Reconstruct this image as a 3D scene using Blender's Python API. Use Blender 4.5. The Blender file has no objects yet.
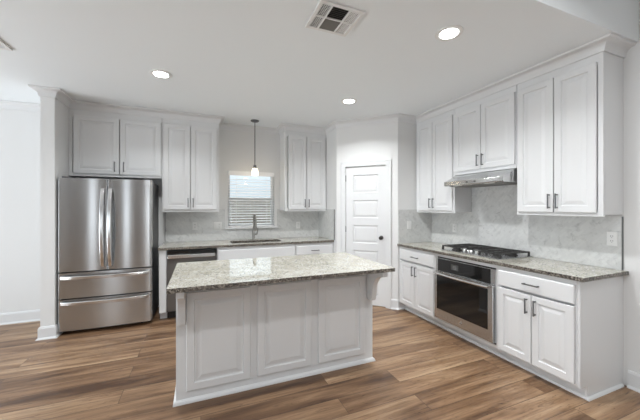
import bpy, bmesh, math, random
from mathutils import Vector, Matrix
random.seed(7)
S = bpy.context.scene
COL = S.collection
PI = math.pi

# ------------------------------------------------------------------ camera
YAW = 0.3843
cam_d = bpy.data.cameras.new('camera')
cam_d.sensor_fit = 'HORIZONTAL'
cam_d.sensor_width = 36.0
cam_d.lens = 36.0 * 294.868 / 640.0
cam_d.shift_y = -2.94 / 640.0
cam_d.clip_start = 0.02
cam = bpy.data.objects.new('camera', cam_d)
COL.objects.link(cam)
cam.location = (0, 0, 1.4207)
cam.rotation_euler = (PI / 2, 0, -YAW)
S.camera = cam

# ------------------------------------------------------------------ world, lights, exposure
S.view_settings.view_transform = 'Standard'
S.view_settings.look = 'None'
S.view_settings.gamma = 1.0
S.view_settings.use_curve_mapping = False
S.view_settings.exposure = 0.10
W = bpy.data.worlds.new('sky')
S.world = W
W.use_nodes = True
bg = W.node_tree.nodes['Background']
bg.inputs['Color'].default_value = (0.83, 0.92, 1.0, 1)
# overcast sky: about three times as bright overhead as at the horizon
_nt = W.node_tree
_tc = _nt.nodes.new('ShaderNodeTexCoord')
_sp = _nt.nodes.new('ShaderNodeSeparateXYZ')
_mr = _nt.nodes.new('ShaderNodeMapRange')
_mr.inputs['From Min'].default_value = 0.05
_mr.inputs['From Max'].default_value = 0.9
_mr.inputs['To Min'].default_value = 1.0
_mr.inputs['To Max'].default_value = 3.4
_nt.links.new(_tc.outputs['Generated'], _sp.inputs['Vector'])
_nt.links.new(_sp.outputs['Z'], _mr.inputs['Value'])
_nt.links.new(_mr.outputs['Result'], bg.inputs['Strength'])


def area(name, loc, rot, sx, sy, power, color=(1, 1, 1), shape='RECTANGLE', spread=180):
    d = bpy.data.lights.new(name, 'AREA')
    d.shape = shape
    d.size = sx
    d.size_y = sy
    d.energy = power
    d.color = color
    d.spread = math.radians(spread)
    o = bpy.data.objects.new(name, d)
    COL.objects.link(o)
    o.location = loc
    o.rotation_euler = rot
    return o


P_WIN_L, P_WIN_F = 165, 16
P_CAN, P_CAN_LIV, P_PEND = 17.0, 13.5, 1.2
# daylight through the big dining window (left) and unseen living room windows (behind)
area('daylight_dining_window', (-5.15, 2.4, 0.75), (0, -PI / 2 - 0.75, 0), 2.1, 3.8, P_WIN_L, (0.90, 0.955, 1.0))
area('unseen_living_window_light', (.52, -4.1, 0.95), (-PI / 2 - 0.7, 0, PI), 1.6, 1.3, P_WIN_F, (0.90, 0.955, 1.0))

area('unseen_living_window_light', (-2.55, -4.0, 1.2), (-PI / 2 - 0.2, 0, PI), .8, 1.9, 13, (0.90, 0.955, 1.0))  # unseen window lamp, added for a bright streak on the refrigerator

# ------------------------------------------------------------------ materials


def mat(name, col=(0.8, 0.8, 0.8), rough=0.5, metal=0.0, emit=None, estr=0.0):
    m = bpy.data.materials.new(name)
    m.use_nodes = True
    b = m.node_tree.nodes['Principled BSDF']
    b.inputs['Base Color'].default_value = (*col, 1)
    b.inputs['Roughness'].default_value = rough
    b.inputs['Metallic'].default_value = metal
    if emit:
        b.inputs['Emission Color'].default_value = (*emit, 1)
        b.inputs['Emission Strength'].default_value = estr
    return m


def nd(m, kind, **kw):
    n = m.node_tree.nodes.new(kind)
    for k, v in kw.items():
        if k in n.inputs:
            n.inputs[k].default_value = v
        else:
            setattr(n, k, v)
    return n


def lk(m, a, b):
    m.node_tree.links.new(a, b)


def bsdf(m):
    return m.node_tree.nodes['Principled BSDF']


def ramp(m, stops, interp='LINEAR'):
    n = m.node_tree.nodes.new('ShaderNodeValToRGB')
    e = n.color_ramp.elements
    n.color_ramp.interpolation = interp
    while len(e) < len(stops):
        e.new(0.5)
    for i, (p, c) in enumerate(stops):
        e[i].position = p
        e[i].color = (*c, 1) if len(c) == 3 else c
    return n


def mixc(m, fac, a, b, blend='MIX'):
    n = m.node_tree.nodes.new('ShaderNodeMix')
    n.data_type = 'RGBA'
    n.blend_type = blend
    for src, idx in ((fac, 0), (a, 6), (b, 7)):
        if hasattr(src, 'links'):
            lk(m, src, n.inputs[idx])
        elif idx == 0:
            n.inputs[0].default_value = src
        else:
            n.inputs[idx].default_value = (*src, 1)
    return n.outputs[2]


def paint(name, col, rough, bump=0.02, scale=220):
    m = mat(name, col, rough)
    tc = nd(m, 'ShaderNodeTexCoord')
    no = nd(m, 'ShaderNodeTexNoise', Scale=scale, Detail=2.0)
    lk(m, tc.outputs['Object'], no.inputs['Vector'])
    bp = nd(m, 'ShaderNodeBump', Strength=bump, Distance=0.002)
    lk(m, no.outputs['Fac'], bp.inputs['Height'])
    lk(m, bp.outputs['Normal'], bsdf(m).inputs['Normal'])
    return m


M = {}
M['wall'] = paint('wall_paint', (0.74, 0.74, 0.735), 0.65, 0.05)
M['ceil'] = paint('ceiling_paint', (0.85, 0.885, 0.905), 0.8, 0.06)
M['cab'] = paint('cabinet_paint', (0.72, 0.725, 0.73), 0.34, 0.01)
M['trim'] = paint('trim_paint', (0.72, 0.725, 0.73), 0.35, 0.01)
M['door'] = paint('door_paint', (0.72, 0.725, 0.73), 0.38, 0.01)
M['plastic'] = mat('white_plastic', (0.80, 0.80, 0.79), 0.4)
M['slot'] = mat('dark_slot', (0.05, 0.05, 0.05), 0.6)
M['nickel'] = mat('dark_nickel', (0.16, 0.16, 0.165), 0.35, 0.9)
M['bronze'] = mat('dark_bronze', (0.06, 0.055, 0.05), 0.35, 0.8)
M['black'] = mat('black_enamel', (0.012, 0.012, 0.012), 0.35)
M['castiron'] = mat('cast_iron', (0.03, 0.028, 0.027), 0.5)
M['blackglass'] = mat('black_glass', (0.010, 0.010, 0.010), 0.05)
M['cavity'] = mat('cavity_black', (0.02, 0.02, 0.02), 0.7)
M['display'] = mat('display_print', (0.06, 0.06, 0.06), 0.3)
M['chrome'] = mat('polished_steel', (0.72, 0.72, 0.72), 0.12, 1.0)
M['handle'] = mat('handle_steel', (0.74, 0.74, 0.74), 0.2, 1.0)
M['vinyl'] = mat('white_vinyl', (0.82, 0.82, 0.82), 0.35)
M['slat'] = mat('blind_slat', (0.90, 0.90, 0.90), 0.45)
M['lens'] = mat('lamp_lens', (0.9, 0.9, 0.9), 0.5, 0, (1.0, 0.98, 0.95), 14.0)
M['bulb'] = mat('bulb_glow', (0.9, 0.9, 0.9), 0.5, 0, (1.0, 0.86, 0.62), 9.0)
M['ventgrey'] = mat('vent_grey', (0.22, 0.22, 0.21), 0.6)
M['ductshade'] = mat('duct_shade', (0.035, 0.034, 0.032), 0.7)
M['edge'] = mat('edge_strip_metal', (0.13, 0.13, 0.13), 0.4, 0.6)


def steel(name, col, rough, vertical=False):
    m = mat(name, col, rough, 1.0)
    tc = nd(m, 'ShaderNodeTexCoord')
    mp = nd(m, 'ShaderNodeMapping')
    mp.inputs['Scale'].default_value = (900, 900, 6) if vertical else (6, 6, 900)
    no = nd(m, 'ShaderNodeTexNoise', Scale=1.0, Detail=2.0)
    lk(m, tc.outputs['Object'], mp.inputs['Vector'])
    lk(m, mp.outputs['Vector'], no.inputs['Vector'])
    r = nd(m, 'ShaderNodeMapRange')
    r.inputs['To Min'].default_value = rough * 0.85
    r.inputs['To Max'].default_value = rough * 1.15
    lk(m, no.outputs['Fac'], r.inputs['Value'])
    lk(m, r.outputs['Result'], bsdf(m).inputs['Roughness'])
    # horizontal brushing: reflections smear up and down, stay crisp sideways
    tg = nd(m, 'ShaderNodeTangent', direction_type='RADIAL', axis='Z')
    lk(m, tg.outputs['Tangent'], bsdf(m).inputs['Tangent'])
    bsdf(m).inputs['Anisotropic'].default_value = 0.9
    bsdf(m).inputs['Anisotropic Rotation'].default_value = 0.25
    return m


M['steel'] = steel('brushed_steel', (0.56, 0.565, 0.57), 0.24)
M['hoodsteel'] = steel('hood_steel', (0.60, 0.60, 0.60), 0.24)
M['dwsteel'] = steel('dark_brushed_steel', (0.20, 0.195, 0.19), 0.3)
M['fridgeside'] = mat('fridge_side', (0.10, 0.10, 0.105), 0.5, 0.0)
M['faucet'] = steel('faucet_steel', (0.33, 0.32, 0.30), 0.28)


def granite():
    m = mat('granite', (0.6, 0.58, 0.52), 0.03)
    tc = nd(m, 'ShaderNodeTexCoord')
    o = tc.outputs['Object']
    big = nd(m, 'ShaderNodeTexNoise', Scale=9.0, Detail=4.0, Roughness=0.6)
    lk(m, o, big.inputs['Vector'])
    base = ramp(m, [(0.30, (0.40, 0.38, 0.31)), (0.55, (0.51, 0.49, 0.42)), (0.75, (0.60, 0.59, 0.53))])
    lk(m, big.outputs['Fac'], base.inputs['Fac'])
    med = nd(m, 'ShaderNodeTexNoise', Scale=80.0, Detail=3.0, Roughness=0.6)
    lk(m, o, med.inputs['Vector'])
    f1 = ramp(m, [(0.50, (0, 0, 0)), (0.70, (0.5, 0.5, 0.5))])
    lk(m, med.outputs['Fac'], f1.inputs['Fac'])
    c1 = mixc(m, f1.outputs['Color'], base.outputs['Color'], (0.40, 0.36, 0.30))
    vo = nd(m, 'ShaderNodeTexVoronoi', Scale=115.0)
    lk(m, o, vo.inputs['Vector'])
    sep = nd(m, 'ShaderNodeSeparateColor')
    lk(m, vo.outputs['Color'], sep.inputs['Color'])
    f2 = ramp(m, [(0.87, (0, 0, 0)), (0.89, (0.85, 0.85, 0.85))])
    lk(m, sep.outputs['Red'], f2.inputs['Fac'])
    c2 = mixc(m, f2.outputs['Color'], c1, (0.10, 0.09, 0.085))
    f3 = ramp(m, [(0.90, (0, 0, 0)), (0.92, (0.7, 0.7, 0.7))])
    lk(m, sep.outputs['Green'], f3.inputs['Fac'])
    c3 = mixc(m, f3.outputs['Color'], c2, (0.80, 0.79, 0.76))
    lk(m, c3, bsdf(m).inputs['Base Color'])
    return m


M['granite'] = granite()


def granite_edge():
    # vertical edge of the slab: same stone, darker and less glossy than the top
    m = mat('granite_edge', (0.3, 0.28, 0.25), 0.3)
    tc = nd(m, 'ShaderNodeTexCoord')
    vo = nd(m, 'ShaderNodeTexVoronoi', Scale=110.0)
    lk(m, tc.outputs['Object'], vo.inputs['Vector'])
    sep = nd(m, 'ShaderNodeSeparateColor')
    lk(m, vo.outputs['Color'], sep.inputs['Color'])
    c = ramp(m, [(0.0, (0.02, 0.017, 0.014)), (0.3, (0.075, 0.062, 0.05)), (0.65, (0.16, 0.14, 0.115)), (1.0, (0.34, 0.31, 0.27))])
    lk(m, sep.outputs['Red'], c.inputs['Fac'])
    lk(m, c.outputs['Color'], bsdf(m).inputs['Base Color'])
    return m


M['granite_edge'] = granite_edge()


def wood_floor():
    m = mat('floor_planks', (0.3, 0.2, 0.13), 0.34)
    tc = nd(m, 'ShaderNodeTexCoord')
    o = tc.outputs['Object']
    br = nd(m, 'ShaderNodeTexBrick')
    br.offset = 0.37
    br.offset_frequency = 2
    for k, v in {'Scale': 1.0, 'Mortar Size': 0.0016, 'Mortar Smooth': 0.0, 'Brick Width': 1.5, 'Row Height': 0.18, 'Bias': 0.0}.items():
        br.inputs[k].default_value = v
    br.inputs['Color1'].default_value = (0, 0, 0, 1)
    br.inputs['Color2'].default_value = (1, 1, 1, 1)
    br.inputs['Mortar'].default_value = (0.5, 0.5, 0.5, 1)
    lk(m, o, br.inputs['Vector'])
    sepc = nd(m, 'ShaderNodeSeparateColor')
    lk(m, br.outputs['Color'], sepc.inputs['Color'])
    rnd = sepc.outputs['Red']
    # grain: noise drawn out along the plank, shifted by the plank's own random number
    sx = nd(m, 'ShaderNodeSeparateXYZ')
    lk(m, o, sx.inputs['Vector'])
    shift = nd(m, 'ShaderNodeMath', operation='MULTIPLY')
    lk(m, rnd, shift.inputs[0])
    shift.inputs[1].default_value = 37.0
    cb = nd(m, 'ShaderNodeCombineXYZ')
    lk(m, sx.outputs['X'], cb.inputs['X'])
    lk(m, sx.outputs['Y'], cb.inputs['Y'])
    lk(m, shift.outputs[0], cb.inputs['Z'])
    mp = nd(m, 'ShaderNodeMapping')
    mp.inputs['Scale'].default_value = (0.9, 9.0, 1.0)
    lk(m, cb.outputs['Vector'], mp.inputs['Vector'])
    g1 = nd(m, 'ShaderNodeTexNoise', Scale=1.0, Detail=5.0, Roughness=0.55, Distortion=0.7)
    lk(m, mp.outputs['Vector'], g1.inputs['Vector'])
    mp2 = nd(m, 'ShaderNodeMapping')
    mp2.inputs['Scale'].default_value = (4.0, 70.0, 1.0)
    lk(m, cb.outputs['Vector'], mp2.inputs['Vector'])
    g2 = nd(m, 'ShaderNodeTexNoise', Scale=1.0, Detail=3.0, Roughness=0.6)
    lk(m, mp2.outputs['Vector'], g2.inputs['Vector'])
    # tone = grain + plank tone
    pt = nd(m, 'ShaderNodeMapRange')
    pt.inputs['To Min'].default_value = -0.10
    pt.inputs['To Max'].default_value = 0.11
    lk(m, rnd, pt.inputs['Value'])
    ad = nd(m, 'ShaderNodeMath', operation='ADD')
    lk(m, g1.outputs['Fac'], ad.inputs[0])
    lk(m, pt.outputs['Result'], ad.inputs[1])
    c = ramp(m, [(0.24, (0.082, 0.040, 0.020)), (0.40, (0.172, 0.094, 0.049)), (0.56, (0.295, 0.178, 0.099)), (0.78, (0.50, 0.345, 0.212))])
    lk(m, ad.outputs[0], c.inputs['Fac'])
    fine = ramp(m, [(0.30, (0.52, 0.50, 0.48)), (0.52, (1, 1, 1))])
    lk(m, g2.outputs['Fac'], fine.inputs['Fac'])
    c2 = mixc(m, 0.7, c.outputs['Color'], fine.outputs['Color'], 'MULTIPLY')
    mp3 = nd(m, 'ShaderNodeMapping')
    mp3.inputs['Scale'].default_value = (7.0, 42.0, 1.0)
    lk(m, cb.outputs['Vector'], mp3.inputs['Vector'])
    g3 = nd(m, 'ShaderNodeTexNoise', Scale=1.0, Detail=4.0, Roughness=0.6, Distortion=1.5)
    lk(m, mp3.outputs['Vector'], g3.inputs['Vector'])
    fleck = ramp(m, [(0.30, (0.45, 0.42, 0.40)), (0.42, (1, 1, 1))])
    lk(m, g3.outputs['Fac'], fleck.inputs['Fac'])
    c2 = mixc(m, 0.8, c2, fleck.outputs['Color'], 'MULTIPLY')
    c3 = mixc(m, br.outputs['Fac'], c2, (0.07, 0.045, 0.03))
    lk(m, c3, bsdf(m).inputs['Base Color'])
    rr = nd(m, 'ShaderNodeMapRange')
    rr.inputs['To Min'].default_value = 0.30
    rr.inputs['To Max'].default_value = 0.46
    lk(m, g2.outputs['Fac'], rr.inputs['Value'])
    lk(m, rr.outputs['Result'], bsdf(m).inputs['Roughness'])
    bp = nd(m, 'ShaderNodeBump', Strength=0.12, Distance=0.002)
    lk(m, g2.outputs['Fac'], bp.inputs['Height'])
    lk(m, bp.outputs['Normal'], bsdf(m).inputs['Normal'])
    return m


M['floor'] = wood_floor()


def marble_tile():
    # small pale grey marble pieces laid in a diagonal basket, grey veins
    m = mat('marble_tile', (0.6, 0.6, 0.6), 0.22)
    tc = nd(m, 'ShaderNodeTexCoord')
    o = tc.outputs['Object']
    # u runs along the wall (x+y works for every wall direction used), v is height
    sx = nd(m, 'ShaderNodeSeparateXYZ')
    lk(m, o, sx.inputs['Vector'])
    u = nd(m, 'ShaderNodeMath', operation='ADD')
    lk(m, sx.outputs['X'], u.inputs[0])
    lk(m, sx.outputs['Y'], u.inputs[1])
    cb = nd(m, 'ShaderNodeCombineXYZ')
    lk(m, u.outputs[0], cb.inputs['X'])
    lk(m, sx.outputs['Z'], cb.inputs['Y'])
    mp = nd(m, 'ShaderNodeMapping')
    mp.inputs['Rotation'].default_value = (0, 0, PI / 4)
    lk(m, cb.outputs['Vector'], mp.inputs['Vector'])
    br = nd(m, 'ShaderNodeTexBrick')
    br.offset = 0.5
    for k, v in {'Scale': 1.0, 'Mortar Size': 0.0012, 'Brick Width': 0.075, 'Row Height': 0.025}.items():
        br.inputs[k].default_value = v
    br.inputs['Color1'].default_value = (0.61, 0.615, 0.61, 1)
    br.inputs['Color2'].default_value = (0.68, 0.685, 0.675, 1)
    br.inputs['Mortar'].default_value = (0.64, 0.64, 0.625, 1)
    lk(m, mp.outputs['Vector'], br.inputs['Vector'])
    no = nd(m, 'ShaderNodeTexNoise', Scale=16.0, Detail=5.0, Roughness=0.65, Distortion=0.8)
    lk(m, o, no.inputs['Vector'])
    v = ramp(m, [(0.28, (0.62, 0.62, 0.62)), (0.40, (0.90, 0.90, 0.90)), (0.50, (1, 1, 1)), (0.70, (0.95, 0.95, 0.95))])
    lk(m, no.outputs['Fac'], v.inputs['Fac'])
    c = mixc(m, 0.8, br.outputs['Color'], v.outputs['Color'], 'MULTIPLY')
    lk(m, c, bsdf(m).inputs['Base Color'])
    return m


M['tile'] = marble_tile()


def brick_mat():
    m = mat('brick', (0.3, 0.2, 0.15), 0.9)
    tc = nd(m, 'ShaderNodeTexCoord')
    sx = nd(m, 'ShaderNodeSeparateXYZ')
    lk(m, tc.outputs['Object'], sx.inputs['Vector'])
    cb = nd(m, 'ShaderNodeCombineXYZ')
    lk(m, sx.outputs['X'], cb.inputs['X'])
    lk(m, sx.outputs['Z'], cb.inputs['Y'])
    br = nd(m, 'ShaderNodeTexBrick')
    for k, v in {'Scale': 1.0, 'Mortar Size': 0.008, 'Brick Width': 0.21, 'Row Height': 0.075}.items():
        br.inputs[k].default_value = v
    br.inputs['Color1'].default_value = (0.20, 0.15, 0.125, 1)
    br.inputs['Color2'].default_value = (0.30, 0.24, 0.20, 1)
    br.inputs['Mortar'].default_value = (0.40, 0.38, 0.36, 1)
    lk(m, cb.outputs['Vector'], br.inputs['Vector'])
    lk(m, br.outputs['Color'], bsdf(m).inputs['Base Color'])
    return m


M['brick'] = brick_mat()
M['grass'] = paint('lawn', (0.10, 0.16, 0.05), 0.9)


def glass_mat():
    m = bpy.data.materials.new('window_glass')
    m.use_nodes = True
    t = m.node_tree
    t.nodes.remove(t.nodes['Principled BSDF'])
    tr = t.nodes.new('ShaderNodeBsdfTransparent')
    tr.inputs['Color'].default_value = (0.94, 0.96, 0.96, 1)
    gl = t.nodes.new('ShaderNodeBsdfGlossy')
    gl.inputs['Roughness'].default_value = 0.02
    fr = t.nodes.new('ShaderNodeFresnel')
    mx = t.nodes.new('ShaderNodeMixShader')
    t.links.new(fr.outputs[0], mx.inputs[0])
    t.links.new(tr.outputs[0], mx.inputs[1])
    t.links.new(gl.outputs[0], mx.inputs[2])
    t.links.new(mx.outputs[0], t.nodes['Material Output'].inputs['Surface'])
    return m


M['glass'] = glass_mat()


def shade_mat():
    m = mat('pendant_glass', (0.95, 0.93, 0.88), 0.25)
    b = bsdf(m)
    b.inputs['Transmission Weight'].default_value = 0.85
    b.inputs['IOR'].default_value = 1.25
    b.inputs['Emission Color'].default_value = (1.0, 0.93, 0.80, 1)
    b.inputs['Emission Strength'].default_value = 0.7
    return m


M['shade'] = shade_mat()

# ------------------------------------------------------------------ mesh helpers


class MB:
    def __init__(s):
        s.v, s.f, s.mi, s.m = [], [], [], 0

    def add(s, vs, fs):
        n = len(s.v)
        s.v += [tuple(p) for p in vs]
        for f in fs:
            s.f.append([i + n for i in f])
            s.mi.append(s.m)
        return s

    def box(s, x0, x1, y0, y1, z0, z1):
        vs = [(x, y, z) for z in (z0, z1) for y in (y0, y1) for x in (x0, x1)]
        return s.add(vs, [(0, 2, 3, 1), (4, 5, 7, 6), (0, 1, 5, 4), (2, 6, 7, 3), (0, 4, 6, 2), (1, 3, 7, 5)])

    def tube(s, pts, r, n=10, caps=True):
        pts = [Vector(p) for p in pts]
        rs = r if isinstance(r, (list, tuple)) else [r] * len(pts)
        rings = []
        up = None
        for i, p in enumerate(pts):
            a = pts[max(i - 1, 0)]
            b = pts[min(i + 1, len(pts) - 1)]
            t = (b - a).normalized()
            if up is None:
                up = Vector((0, 0, 1)) if abs(t.z) < 0.9 else Vector((1, 0, 0))
            x = t.cross(up)
            if x.length < 1e-5:
                x = t.orthogonal()
            x.normalize()
            up = x.cross(t).normalized()
            rings.append([p + rs[i] * (math.cos(2 * PI * k / n) * x + math.sin(2 * PI * k / n) * up) for k in range(n)])
        fs = []
        for i in range(len(rings) - 1):
            for k in range(n):
                k2 = (k + 1) % n
                fs.append((i * n + k, i * n + k2, (i + 1) * n + k2, (i + 1) * n + k))
        if caps:
            fs.append(tuple(range(n)))
            fs.append(tuple((len(rings) - 1) * n + k for k in reversed(range(n))))
        return s.add([q for r_ in rings for q in r_], fs)

    def lathe(s, prof, c=(0, 0, 0), n=24, axis='z'):
        vs, fs = [], []
        for (r, z) in prof:
            for k in range(n):
                a = 2 * PI * k / n
                p = (r * math.cos(a), r * math.sin(a), z)
                if axis == 'y':
                    p = (p[0], p[2], p[1])
                elif axis == 'x':
                    p = (p[2], p[0], p[1])
                vs.append((c[0] + p[0], c[1] + p[1], c[2] + p[2]))
        for i in range(len(prof) - 1):
            for k in range(n):
                k2 = (k + 1) % n
                fs.append((i * n + k, i * n + k2, (i + 1) * n + k2, (i + 1) * n + k))
        fs.append(tuple(range(n)))
        fs.append(tuple((len(prof) - 1) * n + k for k in range(n)))
        return s.add(vs, fs)

    def prism(s, poly, axis, a0, a1):
        n = len(poly)
        def P(u, v, a):
            return {'x': (a, u, v), 'y': (u, a, v), 'z': (u, v, a)}[axis]
        vs = [P(u, v, a0) for u, v in poly] + [P(u, v, a1) for u, v in poly]
        fs = [tuple(range(n)), tuple(range(2 * n - 1, n - 1, -1))]
        fs += [(i, (i + 1) % n, n + (i + 1) % n, n + i) for i in range(n)]
        return s.add(vs, fs)

    def sweep(s, prof, path, closed=False):
        """prof: (out, z) points, out = to the left of the direction of travel; path: xy points"""
        n = len(path)
        pv = [Vector(p) for p in path]
        rings = []
        for i in range(n):
            def seg(a, b):
                d = (pv[b] - pv[a]).normalized()
                return Vector((-d.y, d.x))
            if closed:
                n1, n2 = seg((i - 1) % n, i), seg(i, (i + 1) % n)
            else:
                n1 = seg(i - 1, i) if i > 0 else seg(0, 1)
                n2 = seg(i, i + 1) if i < n - 1 else n1
            mm = (n1 + n2) / (1 + n1.dot(n2))
            rings.append([(pv[i].x + o * mm.x, pv[i].y + o * mm.y, z) for o, z in prof])
        k = len(prof)
        fs = []
        for i in range(n if closed else n - 1):
            j = (i + 1) % n
            for a in range(k):
                b = (a + 1) % k
                fs.append((i * k + a, i * k + b, j * k + b, j * k + a))
        if not closed:
            fs.append(tuple(range(k)))
            fs.append(tuple((n - 1) * k + a for a in reversed(range(k))))
        return s.add([p for r in rings for p in r], fs)

    def slab(s, us, vs_, w0, w1, holes, axis='z'):
        """flat board in the (u,v) plane with rectangular holes, thickness w0..w1; us, vs_ are grid lines"""
        def P(u, v, w):
            return {'z': (u, v, w), 'y': (u, w, v), 'x': (w, u, v)}[axis]
        def solid(i, j):
            if i < 0 or j < 0 or i >= len(us) - 1 or j >= len(vs_) - 1:
                return False
            cu, cv = (us[i] + us[i + 1]) / 2, (vs_[j] + vs_[j + 1]) / 2
            return not any(h[0] < cu < h[1] and h[2] < cv < h[3] for h in holes)
        top = s.m
        side = getattr(s, 'side', s.m)
        for i in range(len(us) - 1):
            for j in range(len(vs_) - 1):
                if not solid(i, j):
                    continue
                a, b, c, d = us[i], us[i + 1], vs_[j], vs_[j + 1]
                s.m = top
                s.add([P(a, c, w0), P(b, c, w0), P(b, d, w0), P(a, d, w0)], [(3, 2, 1, 0)])
                s.add([P(a, c, w1), P(b, c, w1), P(b, d, w1), P(a, d, w1)], [(0, 1, 2, 3)])
                s.m = side
                for (di, dj, e) in ((-1, 0, ((a, d), (a, c))), (1, 0, ((b, c), (b, d))), (0, -1, ((a, c), (b, c))), (0, 1, ((b, d), (a, d)))):
                    if not solid(i + di, j + dj):
                        (p, q), (p2, q2) = e
                        s.add([P(p, q, w0), P(p2, q2, w0), P(p2, q2, w1), P(p, q, w1)], [(0, 1, 2, 3)])
        s.m = top
        return s

    def rings_panel(s, x0, x1, z0, z1, steps, yb):
        """door/drawer front facing -y built from nested rectangles; steps = (inset, y)"""
        vs, fs = [], []
        for ins, y in [(0, yb)] + list(steps):
            vs += [(x0 + ins, y, z0 + ins), (x1 - ins, y, z0 + ins), (x1 - ins, y, z1 - ins), (x0 + ins, y, z1 - ins)]
        n = len(steps) + 1
        for i in range(n - 1):
            for k in range(4):
                k2 = (k + 1) % 4
                fs.append((i * 4 + k, i * 4 + k2, (i + 1) * 4 + k2, (i + 1) * 4 + k))
        fs.append((3, 2, 1, 0))
        b = (n - 1) * 4
        fs.append((b, b + 1, b + 2, b + 3))
        return s.add(vs, fs)

    def xf(s, mtx):
        s.v = [tuple(mtx @ Vector(p)) for p in s.v]
        return s

    def build(s, name, mats, parent=None, bevel=0, smooth=False, seg=2):
        me = bpy.data.meshes.new(name)
        me.from_pydata(s.v, [], s.f)
        bm = bmesh.new()
        bm.from_mesh(me)
        bmesh.ops.remove_doubles(bm, verts=bm.verts, dist=1e-6)
        bmesh.ops.recalc_face_normals(bm, faces=bm.faces)
        bm.to_mesh(me)
        bm.free()
        if not isinstance(mats, (list, tuple)):
            mats = [mats]
        for mm in mats:
            me.materials.append(mm)
        if len(mats) > 1 and len(me.polygons) == len(s.mi):
            for p, i in zip(me.polygons, s.mi):
                p.material_index = i
        if smooth:
            for p in me.polygons:
                p.use_smooth = True
            try:
                me.set_sharp_from_angle(angle=math.radians(35))
            except Exception:
                pass
        o = bpy.data.objects.new(name, me)
        COL.objects.link(o)
        if parent:
            o.parent = parent
        if bevel:
            b = o.modifiers.new('bevel', 'BEVEL')
            b.width = bevel
            b.segments = seg
            b.limit_method = 'ANGLE'
            b.angle_limit = math.radians(40)
        return o


def tag(o, label, cat, group=None, kind=None):
    o['label'] = label
    o['category'] = cat
    if group:
        o['group'] = group
    if kind:
        o['kind'] = kind
    return o


def thing(name, label, cat, loc=(0, 0, 0), rz=0, group=None, kind=None):
    o = bpy.data.objects.new(name, None)
    o.empty_display_size = 0.1
    COL.objects.link(o)
    o.location = loc
    o.rotation_euler = (0, 0, rz)
    return tag(o, label, cat, group, kind)


def kids(o):
    return [c for c in bpy.data.objects if c.parent == o]


def copy_tree(o, parent=None):
    c = o.copy()
    COL.objects.link(c)
    if parent:
        c.parent = parent
    for ch in kids(o):
        copy_tree(ch, c)
    return c


def struct(o, label, cat):
    return tag(o, label, cat, kind='structure')


# ------------------------------------------------------------------ the setting
CH, LH = 2.70, 3.05          # kitchen and living ceilings
XR, YB = 3.137, 4.755        # right wall, back wall
XL, YF = -4.6, -3.6          # unseen left and front walls
YH = 1.19                    # header between the two ceilings
struct(MB().box(XL - .2, XR + .2, YF - .2, YB + .2, -0.1, 0).build('floor', M['floor']), 'brown wood plank floor', 'floor')
struct(MB().box(XL - .1, XR + .12, YH + .12, YB + .1, CH, CH + .1).build('ceiling', M['ceil']), 'pale grey painted kitchen ceiling', 'ceiling')
struct(MB().box(XL - .1, XR + .12, YF - .1, YH, LH, LH + .1).build('ceiling', M['ceil']), 'higher painted living room ceiling', 'ceiling')
struct(MB().box(XL - .1, XR, YH, YH + .12, CH, LH + .1).build('wall_header', M['ceil']), 'pale header wall step above the kitchen ceiling edge', 'wall')
struct(MB().box(XR, XR + .12, YF - .1, YB + .1, 0, LH).build('wall_right', M['wall']), 'pale grey wall on the right behind the cooktop', 'wall')
# back wall with the kitchen window opening
WX0, WX1, WZ0, WZ1 = 0.388, 1.118, 1.105, 1.985
b = MB()
b.slab([XL - .1, WX0, WX1, XR], [0, WZ0, WZ1, CH], YB, YB + .14, [(WX0, WX1, WZ0, WZ1)], 'y')
struct(b.build('wall_back', M['wall']), 'pale grey back wall around the sink window', 'wall')
struct(MB().box(-1.597, -1.475, 4.06, YB, 0, CH).build('wall_stub', M['wall']), 'white stub wall end beside the refrigerator', 'wall')
b = MB()
b.slab([YF - .1, .4, 4.4, YB + .1], [0, .35, 2.45, LH], XL - .12, XL, [(.4, 4.4, .35, 2.45)], 'x')
struct(b.build('wall_left', M['wall']), 'wall of the dining side with a wide window opening', 'wall')
b = MB()
b.slab([XL, -2.9, -2.2, -1.6, -.4, -.15, 1.3, XR], [0, .4, 2.3, 2.4, LH], YF - .12, YF, [(-2.9, -2.2, .4, 2.3), (-.15, 1.3, .4, 2.3), (-1.6, -.4, 0, 2.4)], 'y')  # narrow window and hall opening added for the refrigerator's reflections
b.box(-1.7, -.3, YF - 2.1, YF - 2.0, 0, 2.4).box(-1.7, -1.6, YF - 2.0, YF - .12, 0, 2.4).box(-.4, -.3, YF - 2.0, YF - .12, 0, 2.4).box(-1.7, -.3, YF - 2.1, YF - .12, 2.4, 2.5).box(-1.7, -.3, YF - 2.1, YF - .2, -.1, 0)  # closed hall, added to reflect dark in the refrigerator door
struct(b.build('wall_front', M['wall']), 'unseen living room wall with window openings and an added dark hall opening', 'wall')
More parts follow.
